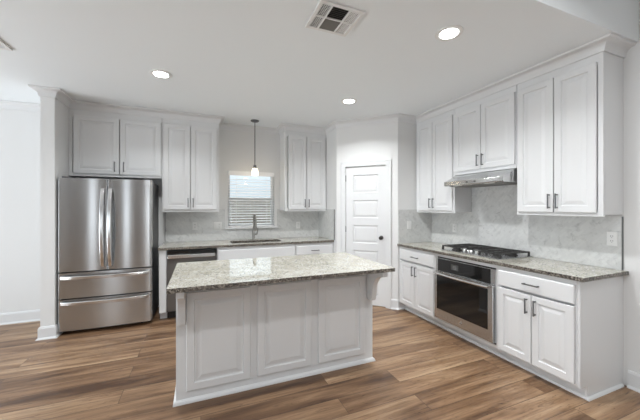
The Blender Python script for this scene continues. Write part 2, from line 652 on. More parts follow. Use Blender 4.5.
# pantry: return wall, diagonal wall with the door, short wall at the end of the back counter
PX0, PY0 = 1.90, 4.03
PX1, PY1 = 2.538, 3.392
DL = math.hypot(PX1 - PX0, PY1 - PY0)
DM = Matrix.Translation((PX0, PY0, 0)) @ Matrix.Rotation(-PI / 4, 4, 'Z')   # local x along the wall, -y into the room
DS0, DS1, DZ = 0.143, 0.737, 2.015
struct(MB().prism([(PX1, PY1), (XR, PY1), (XR, PY1 + .1), (PX1 + .05, PY1 + .1)], 'z', 0, CH).build('wall_return', M['wall']),
       'grey pantry wall at the far end of the cooktop counter', 'wall')
b = MB()
b.slab([0, DS0, DS1, DL], [0, DZ, CH], 0, .1, [(DS0, DS1, 0, DZ)], 'y').xf(DM)
struct(b.build('wall_pantry', M['wall']), 'pale diagonal wall around the pantry door', 'wall')
struct(MB().prism([(PX0, PY0), (PX0, YB), (PX0 + .1, YB), (PX0 + .1, PY0 + .05)], 'z', 0, CH).build('wall_pantry_side', M['wall']),
       'narrow pale wall at the right end of the sink counter', 'wall')
struct(MB().box(PX0 - .05, XR + .1, YB - .25, YB - .24, 0, CH).xf(Matrix.Translation((.2, 0, 0))).build('wall_pantry_inside', M['wall']),
       'wall inside the closed pantry', 'wall')

# crown moulding along walls and cabinets
cp = [(0, CH - .088), (.012, CH - .088), (.014, CH - .076)]
for k in range(7):
    a = k / 6 * PI / 2
    cp.append((.016 + .048 * (1 - math.cos(a)), CH - .072 + .052 * math.sin(a)))
cp += [(.070, CH - .016), (.074, CH - .002), (0, CH - .002)]
UX = 2.857      # face of right wall cabinets
UY = 4.43       # face of back wall cabinets
YE = 1.278      # near end of the right cabinets
RX0 = 1.205     # left side of the cabinet right of the window
path = [(XR, YE), (UX, YE), (UX, PY1), (PX1, PY1), (PX0, PY0), (PX0, UY), (RX0, UY), (RX0, YB), (.242, YB), (.242, UY), (-1.475, UY),
        (-1.475, 4.06), (-1.597, 4.06), (-1.597, YB), (XL, YB)]
struct(MB().sweep(cp, path).build('trim_1', M['trim'], smooth=True), 'white cove crown moulding under the ceiling', 'crown moulding')
# baseboards
bp_ = [(0, 0), (.030, 0), (.030, .007), (.017, .020), (.016, .022), (.016, .115), (.009, .132), (.0, .134)]
struct(MB().sweep(bp_, [(-1.475, 4.20), (-1.475, 4.06), (-1.597, 4.06), (-1.597, YB), (XL, YB)]).build('baseboard_left', M['trim']),
       'white baseboard around the stub wall and dining wall', 'baseboard')
struct(MB().sweep(bp_, [(XR, YF), (XR, YE - .032)]).build('baseboard_right', M['trim']), 'white baseboard on the right wall', 'baseboard')
u = Vector((PX1 - PX0, PY1 - PY0)).normalized()
q = Vector((PX0, PY0)) + u * (DS1 + .072)
struct(MB().sweep(bp_, [(2.64, PY1), (PX1, PY1), (q.x, q.y)]).build('baseboard_pantry', M['trim']), 'short white baseboard beside the pantry door', 'baseboard')

# pantry door with casing
cw = .070
b = MB()
b.box(DS0 - cw, DS0, -.018, 0, 0, DZ + cw).box(DS1, DS1 + cw, -.018, 0, 0, DZ + cw).box(DS0, DS1, -.018, 0, DZ, DZ + cw)
b.box(DS0 - cw - .006, DS0 - cw + .012, -.024, 0, 0, DZ + cw + .006).box(DS1 + cw - .012, DS1 + cw + .006, -.024, 0, 0, DZ + cw + .006)
b.box(DS0 - cw, DS1 + cw, -.024, 0, DZ + cw - .012, DZ + cw + .006)
struct(b.xf(DM).build('trim_2', M['trim'], bevel=.002), 'white casing around the pantry door', 'door casing')
d = thing('door_1', 'white five panel pantry door with dark round knob', 'door', (PX0, PY0, 0), -PI / 4, kind='structure')
dx0, dx1, dz0, dz1 = DS0 + .004, DS1 - .004, .010, DZ - .005
ph = (dz1 - dz0 - .12 - .15 - 4 * .105) / 5
holes = []
z = dz0 + .15
for k in range(5):
    holes.append((dx0 + .105, dx1 - .105, z, z + ph))
    z += ph + .105
zs = sorted(set([dz0, dz1] + [h[2] for h in holes] + [h[3] for h in holes]))
b = MB().slab([dx0, dx0 + .105, dx1 - .105, dx1], zs, .006, .040, holes, 'y')
for h in holes:
    b.rings_panel(h[0], h[1], h[2], h[3], [(0, .008), (.010, .019), (.020, .019), (.042, .011)], .036)
b.build('door_slab', M['door'], d)
kb = MB().lathe([(.0, -.002), (.030, -.002), (.030, .004), (.012, .006), (.010, -.0)], (dx1 - .055, 0, .93), 20, 'y')
kb = MB().lathe([(.030, .005), (.029, -.002), (.012, -.006), (.011, -.028), (.020, -.034), (.027, -.046), (.026, -.058), (.016, -.066), (.004, -.067)],
                (dx1 - .060, 0, .985), 20, 'y').build('door_knob', M['bronze'], d, smooth=True)
kb['label'] = 'dark round door knob'
for hz in (.25, 1.05, 1.80):
    MB().tube([(DS0 + .002, -.004, hz), (DS0 + .002, -.004, hz + .09)], .007, 8).build('hinge', M['nickel'], d)

# window: frame, sashes, panes, stool
w = thing('window_1', 'single hung sink window behind white blinds', 'window', ((WX0 + WX1) / 2, YB + .08, WZ0), kind='structure')
hw, hh = (WX1 - WX0) / 2, WZ1 - WZ0
MB().slab([-hw, -hw + .035, hw - .035, hw], [0, .035, hh - .035, hh], .0, .06, [(-hw + .035, hw - .035, .035, hh - .035)], 'y').build('window_frame', M['vinyl'], w)
MB().box(-hw + .035, hw - .035, .005, .045, hh * .5 - .02, hh * .5 + .02).build('meeting_rail', M['vinyl'], w)
MB().box(-hw + .034, hw - .034, .026, .030, .034, hh * .5 - .019).build('pane', M['glass'], w)
MB().box(-hw + .034, hw - .034, .026, .030, hh * .5 + .019, hh - .034).build('pane', M['glass'], w)
struct(MB().box(WX0 - .045, WX1 + .045, YB - .045, YB + .08, WZ0 - .022, WZ0).build('trim_3', M['trim'], bevel=.004), 'white window stool below the blinds', 'window sill')

# backsplash tile
TZ0, TZ1 = .9155, 1.385
b = MB()
tx0 = -.470
b.slab([tx0, WX0 - .045, WX1 + .045, PX0 - .001], [TZ0, WZ0 - .023, TZ1], YB - .009, YB - .0005, [(WX0 - .045, WX1 + .045, WZ0 - .023, TZ1)], 'y')
b.box(PX0 - .009, PX0 - .0005, 4.105, YB - .009, TZ0, TZ1)
struct(b.build('trim_4', M['tile']), 'grey marble mosaic backsplash around the sink window', 'backsplash')
b = MB()
TR = 1.345
b.slab([YE + .0065, 1.947, 2.702, PY1 - .001], [TZ0, TR, 1.66], XR - .009, XR - .0005, [(YE - .01, 1.947, TR, 1.9), (2.702, PY1, TR, 1.9)], 'x')
b.box(PX1 + .004, XR - .009, PY1 - .009, PY1 - .0005, TZ0, TZ1)
struct(b.build('trim_5', M['tile']), 'grey marble mosaic backsplash behind the cooktop', 'backsplash')
b = MB().box(tx0 - .006, tx0, YB - .011, YB - .0005, TZ0, TZ1 + .0).box(PX0 - .011, PX0 - .0005, 4.098, 4.104, TZ0, TZ1)
struct(b.build('trim_6', M['edge']), 'dark metal edge strips of the sink backsplash', 'edge strip')
b = MB().box(XR - .012, XR - .0005, YE - .001, YE + .006, TZ0, TR)
struct(b.build('trim_7', M['edge']), 'dark metal edge strip at the near end of the cooktop backsplash', 'edge strip')

# outdoors, seen between the slats
struct(MB().box(-9, 9, YB + .5, 16, -.35, -.25).build('ground', M['grass']), 'lawn outside the sink window', 'lawn')
tag(MB().box(-6, 7, 8.2, 8.42, -.25, 1.66).build('garden_wall', M['brick']), 'brown brick garden wall seen through the lower blind slats', 'wall')

# ------------------------------------------------------------------ cabinet parts
RAISED = [(0, -.017), (.003, -.020), (.052, -.020), (.057, -.011), (.066, -.011), (.092, -.018), (.096, -.019)]


def door_front(parent, x0, x1, z0, z1, name='door', raised=True, y=-.001):
    st = [(i, yy + y) for i, yy in RAISED] if raised else [(0, -.014 + y), (.007, -.020 + y)]
    return MB().rings_panel(x0, x1, z0, z1, st, y).build(name, M['cab'], parent)


def pull(parent, x, z, L=.128, vert=True, y=-.021):
    """bar pull with two feet, on a front whose face is at y"""
    h = L / 2
    b = MB()
    if vert:
        b.box(x - .005, x + .005, y - .032, y - .023, z - h, z + h)
        for s in (-1, 1):
            b.box(x - .005, x + .005, y - .024, y + .001, z + s * (h - .010) - .005, z + s * (h - .010) + .005)
    else:
        b.box(x - h, x + h, y - .032, y - .023, z - .005, z + .005)
        for s in (-1, 1):
            b.box(x + s * (h - .010) - .005, x + s * (h - .010) + .005, y - .024, y + .001, z - .005, z + .005)
    o = b.build('pull', M['nickel'], parent, bevel=.002)
    return o


def wall_cab(label, loc, rz, W_, z0, z1, depth, doors, dz0, dz1, group):
    """doors: list of (x0,x1,pull_x); origin at the left front bottom corner"""
    c = thing('wall_cabinet', label, 'cabinet', (loc[0], loc[1], z0), rz, group)
    h = z1 - z0
    MB().box(0.001, W_ - .001, .020, depth, .014, h).build('carcass', M['cab'], c)
    # face frame
    xs = [0.001, .035, W_ - .035, W_ - .001]
    zt = dz1 - z0 - .02
    MB().slab(xs, [0, .04, zt, h], 0, .0195, [(.035, W_ - .035, .04, zt)], 'y').build('face_frame', M['cab'], c, bevel=.001)
    for (a, bb, px) in doors:
        d = door_front(c, a, bb, dz0 - z0, dz1 - z0)
        p = pull(d, px, dz0 - z0 + .095)
        p['label'] = 'dark nickel bar pull'
    return c


RR = -PI / 2
GR = 'white upper cabinets on the cooktop wall'
GB = 'white upper cabinets on the sink wall'
wall_cab('white upper cabinet between pantry wall and range hood', (UX, PY1 - .002), RR, PY1 - .002 - 2.704, 1.347, 2.655, XR - UX - .001,
         [(.030, .325, .298), (.332, .660, .359)], 1.377, 2.545, GR)
wall_cab('short white upper cabinet above the range hood', (UX, 2.702), RR, 2.702 - 1.947, 1.805, 2.655, XR - UX - .001,
         [(.012, .366, .339), (.373, .743, .400)], 1.842, 2.545, GR)
wall_cab('white upper cabinet at near end right of the range hood', (UX, 1.945), RR, 1.945 - YE, 1.347, 2.655, XR - UX - .001,
         [(.018, .329, .302), (.336, .629, .363)], 1.377, 2.545, GR)
wall_cab('wide short white upper cabinet above the refrigerator', (-1.474, UY), 0, 1.474 - .480, 1.80, 2.655, YB - UY - .001,
         [(.050, .516, .472), (.526, .984, .570)], 1.832, 2.535, GB)
wall_cab('white two door upper cabinet left of the sink window', (-.479, UY), 0, .479 + .241, 1.355, 2.655, YB - UY - .001,
         [(.022, .346, .318), (.354, .686, .382)], 1.385, 2.535, GB)
wall_cab('narrow white upper cabinet right of the sink window', (RX0 + .001, UY), 0, PX0 - RX0 - .003, 1.355, 2.655, YB - UY - .001,
         [(.052, .347, .318), (.355, .668, .384)], 1.385, 2.535, GB)

# ------------------------------------------------------------------ base cabinets, right run
BX = 2.560   # face frame plane
CZ = .884    # underside of counters
GBR = 'white base cabinets under the cooktop counter'


def base_cab(label, loc, rz, W_, depth, fronts, group, stile_r=.03, toe=True, hollow=False):
    c = thing('base_cabinet', label, 'cabinet', (loc[0], loc[1], 0), rz, group)
    if hollow:
        MB().box(.001, .018, .020, depth, .100, CZ - .001).box(W_ - .018, W_ - .001, .020, depth, .100, CZ - .001).box(.018, W_ - .018, .020, depth, .100, .118).box(.018, W_ - .018, depth - .012, depth, .118, CZ - .001).build('carcass', M['cab'], c)
    else:
        MB().box(.001, W_ - .001, .020, depth, .100, CZ - .001).build('carcass', M['cab'], c)
    MB().slab([.001, .03, W_ - stile_r, W_ - .001], [.100, .125, CZ - .055, CZ - .001], 0, .0195, [(.03, W_ - stile_r, .125, CZ - .055)], 'y').build('face_frame', M['cab'], c, bevel=.001)
    if toe:
        MB().box(.001, W_ - .001, .088, .10, .0, .0995).build('toe_kick', M['cab'], c)
    for f in fronts:
        kind, a, bb, z0, z1 = f[:5]
        d = door_front(c, a, bb, z0, z1, 'door' if kind == 'door' else 'drawer' if kind == 'drawer' else 'false_front', kind == 'door')
        if kind == 'door' and f[5] is not None:
            pull(d, f[5], z1 - .095)['label'] = 'dark nickel bar pull'
        if kind == 'drawer':
            pull(d, (a + bb) / 2, (z0 + z1) / 2, .128, False)['label'] = 'dark nickel bar pull'
    return c


DEP = XR - BX - .001
wa = PY1 - .002 - 2.700
base_cab('white base cabinet between pantry wall and oven', (BX, PY1 - .002), RR, wa, DEP,
         [('drawer', .030, wa - .018, .705, .845), ('door', .030, .340, .118, .688, .312), ('door', .346, wa - .018, .118, .688, .374)], GBR)
wo = 2.698 - 1.914
ov_fill = thing('oven_cabinet', 'white cabinet surround framing the built in oven', 'cabinet', (BX, 2.698, 0), RR)
MB().slab([.001, .022, wo - .022, wo - .001], [.100, .128, .850, CZ - .001], .0, .02, [(.022, wo - .022, .128, .850)], 'y').build('face_frame', M['cab'], ov_fill)
MB().box(.001, .018, .0205, DEP, .100, CZ - .001).build('side_panel', M['cab'], ov_fill)
MB().box(wo - .018, wo - .001, .0205, DEP, .100, CZ - .001).build('side_panel', M['cab'], ov_fill)
MB().box(.0185, wo - .0185, .0205, DEP, .100, .118).build('bottom_panel', M['cab'], ov_fill)
MB().box(.001, wo - .001, .088, .10, 0, .0995).build('toe_kick', M['cab'], ov_fill)
wc = 1.912 - YE - .0185
c3 = base_cab('white base cabinet at near end right of the oven', (BX, 1.912), RR, wc, DEP,
              [('drawer', .006, .604, .705, .845), ('door', .006, .298, .118, .688, .268), ('door', .304, .604, .118, .688, .336)], GBR, stile_r=.02)
# finished end panel with a notch at the toe kick
MB().prism([(0.0, .100), (.088, .100), (.088, 0), (DEP, 0), (DEP, CZ - .001), (0, CZ - .001)], 'x', wc + .0005, wc + .018).build('end_panel', M['cab'], c3)
# base shoe along the toe kick and the end
shoe = [(0, 0), (.018, 0), (.017, .008), (.012, .015), (.004, .019), (0, .019)]
TX = BX + .088
struct(MB().sweep(shoe, [(XR - .032, YE - .001), (TX - .0005, YE - .001), (TX - .0005, PY1 - .04)]).build('trim_8', M['trim']),
       'white base shoe along the cooktop cabinets', 'base shoe')

# ------------------------------------------------------------------ back run
BY = 4.150
GBB = 'white base cabinets under the sink counter'
DB = YB - BY - .001
ep = tag(MB().prism([(BY, .100), (BY + .088, .100), (BY + .088, 0), (YB - .001, 0), (YB - .001, CZ - .001), (BY, CZ - .001)], 'x', -.480, -.400).build('end_panel', M['cab']),
         'white cabinet end panel between refrigerator and dishwasher', 'panel')
dw = thing('dishwasher', 'stainless dishwasher with bar handle behind the island', 'dishwasher', (-.398, BY, 0))
MB().box(.002, .594, .004, .57, .100, .868).build('tub', M['fridgeside'], dw)
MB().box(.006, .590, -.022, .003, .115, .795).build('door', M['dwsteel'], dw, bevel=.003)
MB().box(.006, .590, -.022, .003, .797, .866).build('control_panel', M['blackglass'], dw, bevel=.003)
hb = MB().box(.015, .575, -.055, -.038, .775, .822)
for x in (.03, .545):
    hb.box(x, x + .02, -.040, -.0225, .788, .812)
hb.build('handle', M['handle'], dw, bevel=.006)
MB().box(.006, .590, .06, .07, .005, .098).build('kick_plate', M['black'], dw)
base_cab('white sink base cabinet with blank false front', (.200, BY), 0, 1.090, DB,
         [('false', .012, 1.078, .705, .845), ('door', .012, .542, .118, .688, .512), ('door', .548, 1.078, .118, .688, .578)], GBB, hollow=True)
wd = PX0 - 1.292 - .001
base_cab('white drawer base cabinet right of the sink base', (1.291, BY), 0, wd, DB,
         [('drawer', .014, wd - .024, .705, .845), ('door', .014, .300, .118, .688, .270), ('door', .306, wd - .024, .118, .688, .336)], GBB)

# ------------------------------------------------------------------ counters


def counter(name, label, us, vs_, holes):
    b = MB()
    b.side = 1
    b.slab(us, vs_, CZ, .914, holes)
    me = b.build(name, [M['granite'], M['granite_edge']])
    return tag(me, label, 'countertop')


SX0, SX1, SY0, SY1 = .40, 1.12, 4.245, 4.56
counter('countertop', 'speckled granite countertop around the sink under the window', [-.489, SX0, SX1, PX0 - .001], [4.120, SY0, SY1, YB - .0005], [(SX0, SX1, SY0, SY1)])
counter('countertop', 'speckled granite countertop under the gas cooktop', [2.529, XR - .0005], [1.245, PY1 - .0005], [])
counter('countertop', 'large speckled granite slab on top of the kitchen island', [-.197, 1.500], [2.041, 2.968], [])

# sink and faucet
sk = thing('kitchen_sink', 'double bowl steel sink set into the back counter', 'sink', ((SX0 + SX1) / 2, (SY0 + SY1) / 2, CZ))
hx, hy = (SX1 - SX0) / 2, (SY1 - SY0) / 2


def bowl(x0, x1):
    b = MB()
    t = .003
    d = -.19
    # open box: outer walls and bottom
    b.box(x0, x1, -hy, hy, d - t, d)
    b.box(x0, x0 + t, -hy, hy, d, -.001).box(x1 - t, x1, -hy, hy, d, -.001)
    b.box(x0 + t, x1 - t, -hy, -hy + t, d, -.001).box(x0 + t, x1 - t, hy - t, hy, d, -.001)
    o = b.build('bowl', M['faucet'], sk)
    MB().lathe([(.0, d + .001), (.045, d + .001), (.045, d + .004), (.012, d + .002)], ((x0 + x1) / 2, 0, 0), 20).build('drain', M['chrome'], o)


bowl(-hx - .002, -.075)
bowl(-.055, hx + .002)
MB().box(-.0745, -.0555, -hy, hy, -.06, -.012).build('divider', M['faucet'], sk)
fc = thing('kitchen_faucet', 'brushed steel pull down faucet with side lever behind the sink', 'faucet', (.762, 4.625, .9145))
MB().lathe([(.030, 0), (.030, .006), (.026, .012), (.0225, .020), (.0215, .11), (.0215, .14), (.016, .150)], (0, 0, 0), 20).build('body', M['faucet'], fc, smooth=True)
gp = [(0, 0, .14), (0, 0, .26)]
for k in range(1, 12):
    a = PI * k / 11
    gp.append((0, -.085 + .085 * math.cos(a), .29 + .10 * math.sin(a)))
gp.append((0, -.172, .26))
MB().tube(gp, .0135, 12).build('spout', M['faucet'], fc, smooth=True)
MB().tube([(0, -.172, .262), (0, -.173, .245), (0, -.176, .155), (0, -.176, .150)], [.0150, .0185, .0205, .018], 14).build('spray_head', M['faucet'], fc, smooth=True)
lv = MB().tube([(.020, 0, .085), (.052, 0, .088)], .013, 12)
lv.tube([(.050, 0, .088), (.056, -.004, .12), (.062, -.012, .185)], [.009, .008, .006], 10)
lv.build('lever', M['faucet'], fc, smooth=True)

# ------------------------------------------------------------------ island
IX0, IX1, IY0, IY1 = -.165, 1.475, 2.350, 2.935
isl = thing('kitchen_island', 'large white panelled kitchen island base on the plank floor', 'kitchen island', ((IX0 + IX1) / 2, (IY0 + IY1) / 2, 0))
ox, oy = (IX0 + IX1) / 2, (IY0 + IY1) / 2
TI = Matrix.Translation((-ox, -oy, 0))
MB().box(IX0, IX1, IY0, IY1, 0, CZ - .001).xf(TI).build('body', M['cab'], isl, bevel=.002)
RI = [(0, -.012), (.005, -.018), (.052, -.018), (.058, -.006), (.070, -.006), (.100, -.015), (.104, -.016)]
for (a, bb) in ((-.098, .361), (.415, .868), (.931, 1.388)):
    b = MB().rings_panel(a, bb, .086, .800, [(i, IY0 + y) for i, y in RI], IY0 - .0005)
    b.xf(TI).build('front_panel', M['cab'], isl)
shp = [(0, 0), (.019, 0), (.018, .010), (.014, .020), (.006, .028), (0, .030)]
e = .0005
MB().sweep(shp, [(IX1 + e, IY1), (IX1 + e, IY0 - e), (IX0 - e, IY0 - e), (IX0 - e, IY1)][::-1][::-1]).xf(TI)
b = MB().sweep(shp, [(IX0 - e, IY1), (IX0 - e, IY0 - e), (IX1 + e, IY0 - e), (IX1 + e, IY1)][::-1])
b.xf(TI).build('base_shoe', M['cab'], isl)
prof = [(0, .8825), (.262, .8825), (.262, .832)]
for k in range(9):
    a = k / 8 * PI / 2
    prof.append((.252 - .160 * math.sin(a), .832 - .175 * (1 - math.cos(a))))
prof += [(.090, .640), (.084, .600), (.076, .586), (.060, .580), (.0, .580)]
poly = [(IY0 - e - p, z) for p, z in prof]
for x in (-.147, 1.412):
    MB().prism(poly, 'x', x, x + .048).xf(TI).build('corbel', M['cab'], isl, bevel=.002)
for (a, bb) in ((IX0 + .02, .30), (.31, .82), (.83, 1.455)):
    d = MB().rings_panel(-bb, -a, .10, .86, [(i, yy) for i, yy in RAISED], 0).xf(TI @ Matrix.Translation((0, IY1 + .001, 0)) @ Matrix.Rotation(PI, 4, 'Z'))
    d.build('door', M['cab'], isl)

# ------------------------------------------------------------------ refrigerator
FX0, FX1, FY, FH = -1.457, -.548, 4.08, 1.745
fr = thing('refrigerator', 'stainless french door refrigerator with two bottom drawers', 'refrigerator', ((FX0 + FX1) / 2, FY, 0))
fw = (FX1 - FX0) / 2
MB().box(-fw + .006, fw - .006, .075, .655, .03, FH - .02).build('case', M['fridgeside'], fr, bevel=.004)


def bowed(x0, x1, z0, z1, name, bulge=.012, rl=.032, r=.032, n=14):
    """door with a gently convex front and rounded vertical edges"""
    w_ = x1 - x0
    pts = [(x0, .072), (x0, rl)]
    for k in range(1, 7):
        a = k / 6 * PI / 2
        pts.append((x0 + rl - rl * math.cos(a), rl - rl * math.sin(a)))
    for k in range(1, n):
        t = k / n
        x = x0 + rl + (w_ - rl - r) * t
        pts.append((x, -bulge * (1 - (2 * t - 1) ** 2)))
    for k in range(0, 7):
        a = k / 6 * PI / 2
        pts.append((x1 - r + r * math.sin(a), r - r * math.cos(a)))
    pts.append((x1, .072))
    return MB().prism(pts, 'z', z0, z1).build(name, M['steel'], fr, smooth=True)


def vhandle(par, x, z0, z1, y=-.012, n=14):
    vs, fs = [], []
    for k in range(n + 1):
        t = k / n
        bow = .062 * math.sin(PI * min(max(t, 0), 1)) ** .55 if 0 < t < 1 else 0
        z_ = z0 + (z1 - z0) * t
        vs += [(x - .021, y - bow + .004, z_), (x + .021, y - bow + .004, z_), (x + .017, y - bow - .018, z_), (x - .017, y - bow - .018, z_)]
    for k in range(n):
        for j in range(4):
            j2 = (j + 1) % 4
            fs.append((k * 4 + j, k * 4 + j2, (k + 1) * 4 + j2, (k + 1) * 4 + j))
    fs += [(0, 1, 2, 3), (n * 4 + 3, n * 4 + 2, n * 4 + 1, n * 4)]
    return MB().add(vs, fs)


ld = bowed(-fw, -.003, .702, FH, 'door', rl=.012, r=.008)
rd = bowed(.003, fw, .702, FH, 'door', rl=.008)
d1 = bowed(-fw, fw, .405, .688, 'freezer_drawer', .012, rl=.012)
d2 = bowed(-fw, fw, .045, .391, 'freezer_drawer', .012, rl=.012)
vhandle(ld, -.036, .735, 1.635).build('handle', M['handle'], ld, bevel=.004, smooth=True)['label'] = 'bright curved bar handle'
vhandle(rd, .036, .735, 1.635).build('handle', M['handle'], rd, bevel=.004, smooth=True)['label'] = 'bright curved bar handle'
RH = Matrix.Rotation(PI / 2, 4, 'Y')
for (par, z_) in ((d1, .640), (d2, .357)):
    b = vhandle(par, 0, -.425, .425, -.012)
    b.v = [(p[2], p[1], p[0] + z_) for p in b.v]
    b.build('handle', M['handle'], par, bevel=.004, smooth=True)['label'] = 'bright curved bar handle'
MB().box(fw - .055, fw - .035, -.006, .004, 1.665, 1.685).build('badge', M['chrome'], rd, bevel=.002)
for sx in (-1, 1):
    MB().box(sx * (fw - .06) - .03, sx * (fw - .06) + .03, .02, .11, FH + .001, FH + .018).build('hinge_cover', M['fridgeside'], fr, bevel=.004)
    MB().lathe([(.014, 0), (.018, .005), (.018, .02), (.012, .030)], (sx * (fw - .12), .10, 0), 12).build('foot', M['black'], fr)
MB().box(-fw + .02, fw - .02, .085, .10, .008, .030).build('kick_grille', M['black'], fr)

# ------------------------------------------------------------------ oven, cooktop, hood
OW = .742
ov = thing('wall_oven', 'stainless built in oven with black glass door below the cooktop', 'oven', (BX, 2.677, 0), RR)
MB().box(.006, OW - .006, .001, .54, .132, .848).build('case', M['cavity'], ov)
MB().slab([0, .030, OW - .048, OW], [.150, .2, .832, .838], -.018, -.0005, [(.030, OW - .048, .693, .832)], 'y').build('front_trim', M['steel'], ov)
MB().box(.031, OW - .049, -.024, -.019, .693, .832).build('control_panel', M['blackglass'], ov, bevel=.002)
dsp = MB().box(.225, .325, -.0252, -.0242, .737, .797).build('display', M['display'], ov)
b = MB()
for zz in (.778, .764, .750):
    b.box(.250, .300, -.0260, -.0253, zz - .003, zz + .003)
b.build('display_digits', M['ventgrey'], dsp)
od = MB().box(0.002, OW - .002, -.046, -.019, .152, .686).build('door', M['steel'], ov, bevel=.004)
MB().box(.040, OW - .055, -.0485, -.0462, .262, .645).build('door_glass', M['blackglass'], od, bevel=.001)
n = 16
hpts = [(.03 + (OW - .06) * k / n, -.075 - .024 * math.sin(PI * k / n), .672) for k in range(n + 1)]
hb = MB().tube(hpts, .0125, 10)
for x in (.05, OW - .05):
    hb.tube([(x, -.0455, .672), (x, -.076, .672)], .010, 8)
hb.build('handle', M['handle'], od, smooth=True)
bd = MB().lathe([(.0, -.0465), (.019, -.0465), (.019, -.050), (.015, -.0495), (.0, -.0495)], (.370, 0, .205), 24, 'y').build('badge', M['chrome'], od, smooth=True)
MB().lathe([(.0, -.0498), (.0105, -.0498), (.0105, -.0508), (.0, -.0508)], (.370, 0, .205), 20, 'y').build('badge_centre', M['ventgrey'], bd)

ct = thing('gas_cooktop', 'stainless gas cooktop with black cast iron grates', 'cooktop', (2.635, 2.335, .9145))
# local: x away from the viewer (towards the wall), y along the wall
CD, CW = .475, .375
pl = MB().box(0, CD, -CW, CW, 0, .010).build('top_plate', M['steel'], ct, bevel=.004)
GT = .056


def grate(x0, x1, y0, y1):
    b = MB()
    t = .006
    z0, z1 = GT - .011, GT
    for y in (y0 + t, y1 - t):
        b.box(x0, x1, y - t, y + t, z0, z1)
    for x in (x0 + t, x1 - t):
        b.box(x - t, x + t, y0 + 2 * t, y1 - 2 * t, z0, z1)
    ym = (y0 + y1) / 2
    b.box(x0 + 2 * t, x1 - 2 * t, ym - t * .8, ym + t * .8, z0, z1 + .002)
    m_ = max(2, int((x1 - x0) / .07))
    for k in range(1, m_):
        x = x0 + (x1 - x0) * k / m_
        b.box(x - t * .7, x + t * .7, y0 + 2 * t, y1 - 2 * t, z0 + .001, z1 + .001)
    for x in (x0 + t, x1 - t):
        for y in (y0 + t, y1 - t):
            b.box(x - t * 1.3, x + t * 1.3, y - t * 1.3, y + t * 1.3, .0102, z0 + .001)
    b.build('grate', M['castiron'], ct)


grate(.020, CD - .02, -CW + .012, -.128)
grate(.145, CD - .02, -.122, .122)
grate(.020, CD - .02, .128, CW - .012)
for (x, y, r) in ((.13, -.25, .036), (.35, -.25, .042), (.30, 0, .055), (.13, .25, .042), (.35, .25, .036)):
    br = MB().lathe([(r + .012, .0102), (r + .012, .016), (r, .018), (r, .028), (r - .004, .031), (.004, .031)], (x, y, 0), 20).build('burner', M['castiron'], ct, smooth=True)
for k in range(5):
    y = -.095 + .0475 * k
    x = .070 + (.026 if k % 2 else 0) * 0 + (.020 if k in (1, 3) else 0)
    MB().lathe([(.020, .0102), (.019, .016), (.0165, .036), (.014, .039), (.003, .039)], (x, y, 0), 16).build('knob', M['chrome'], ct, smooth=True)

hd = thing('range_hood', 'slim stainless range hood under the short upper cabinet', 'range hood', (XR, 2.330, 1.665))
hp = [(-.010, .0), (-.010, .138), (-.272, .138), (-.412, .064), (-.452, .052), (-.452, .008), (-.444, .0)]
HW = .369
MB().prism(hp, 'y', -HW, HW).build('shell', M['hoodsteel'], hd, bevel=.003)
MB().box(-.40, -.04, -HW + .03, HW - .03, -.006, -.0005).build('filter', M['ventgrey'], hd)
for k in range(2):
    MB().lathe([(.0, -.453), (.0, -.459), (.009, -.459), (.009, -.4525)][::-1], (0, -.05 + .1 * k, .03), 12, 'x').build('button', M['nickel'], hd)
for y in (-.2, .2):
    MB().box(-.435, -.405, y - .05, y + .05, -.004, -.0005).build('hood_lamp', M['plastic'], hd)

# ------------------------------------------------------------------ blinds
bl = thing('window_blind', 'white slatted blind hanging in the sink window', 'blind', ((WX0 + WX1) / 2, YB + .026, WZ0))
bw = hw - .006
MB().box(-bw, bw, -.028, .030, hh - .060, hh - .004).build('head_rail', M['slat'], bl, bevel=.003)
MB().box(-bw - .001, bw + .001, -.036, -.029, hh - .072, hh - .002).build('valance', M['slat'], bl, bevel=.002)
b = MB()
ns = 18
pitch = (hh - .10 - .04) / ns
ti = math.radians(12)
for k in range(ns):
    zc = .050 + pitch * k
    dy, dz = .025 * math.cos(ti), .025 * math.sin(ti)
    b.prism([(-dy, zc - dz), (dy, zc + dz), (dy, zc + dz + .003), (0, zc + .0046), (-dy, zc - dz + .003)], 'x', -bw + .002, bw - .002)
b.build('slats', M['slat'], bl)
MB().box(-bw, bw, -.026, .026, .004, .024).build('bottom_rail', M['slat'], bl, bevel=.004)
for x in (-.24, .24):
    MB().box(x - .002, x + .002, -.0285, -.0275, .02, hh - .07).build('ladder_cord', M['slat'], bl)
MB().tube([(bw - .04, -.042, hh - .07), (bw - .04, -.042, hh - .50)], .004, 8).build('tilt_wand', M['slat'], bl)

# ------------------------------------------------------------------ lamps
pd = thing('pendant_lamp', 'small glowing glass pendant on a dark rod above the sink', 'lamp', (.742, 4.40, CH))
MB().lathe([(.062, -.001), (.062, -.010), (.050, -.020), (.012, -.028)], (0, 0, 0), 24).build('canopy', M['nickel'], pd, smooth=True)
MB().tube([(0, 0, -.026), (0, 0, -.665)], .0065, 10).build('rod', M['nickel'], pd, smooth=True)
MB().lathe([(.010, -.655), (.020, -.663), (.024, -.680), (.024, -.705), (.018, -.712)], (0, 0, 0), 18).build('socket', M['nickel'], pd, smooth=True)
sh = MB()
prof = [(.026, -.705), (.036, -.715), (.046, -.740), (.050, -.775), (.051, -.812)]
nn = 24
vs, fs = [], []
prof2 = prof + [(r - .003, z_) for r, z_ in reversed(prof)]
for (r, z_) in prof2:
    vs += [(r * math.cos(2 * PI * k / nn), r * math.sin(2 * PI * k / nn), z_) for k in range(nn)]
L = len(prof2)
for i in range(L):
    j = (i + 1) % L
    for k in range(nn):
        k2 = (k + 1) % nn
        fs.append((i * nn + k, i * nn + k2, j * nn + k2, j * nn + k))
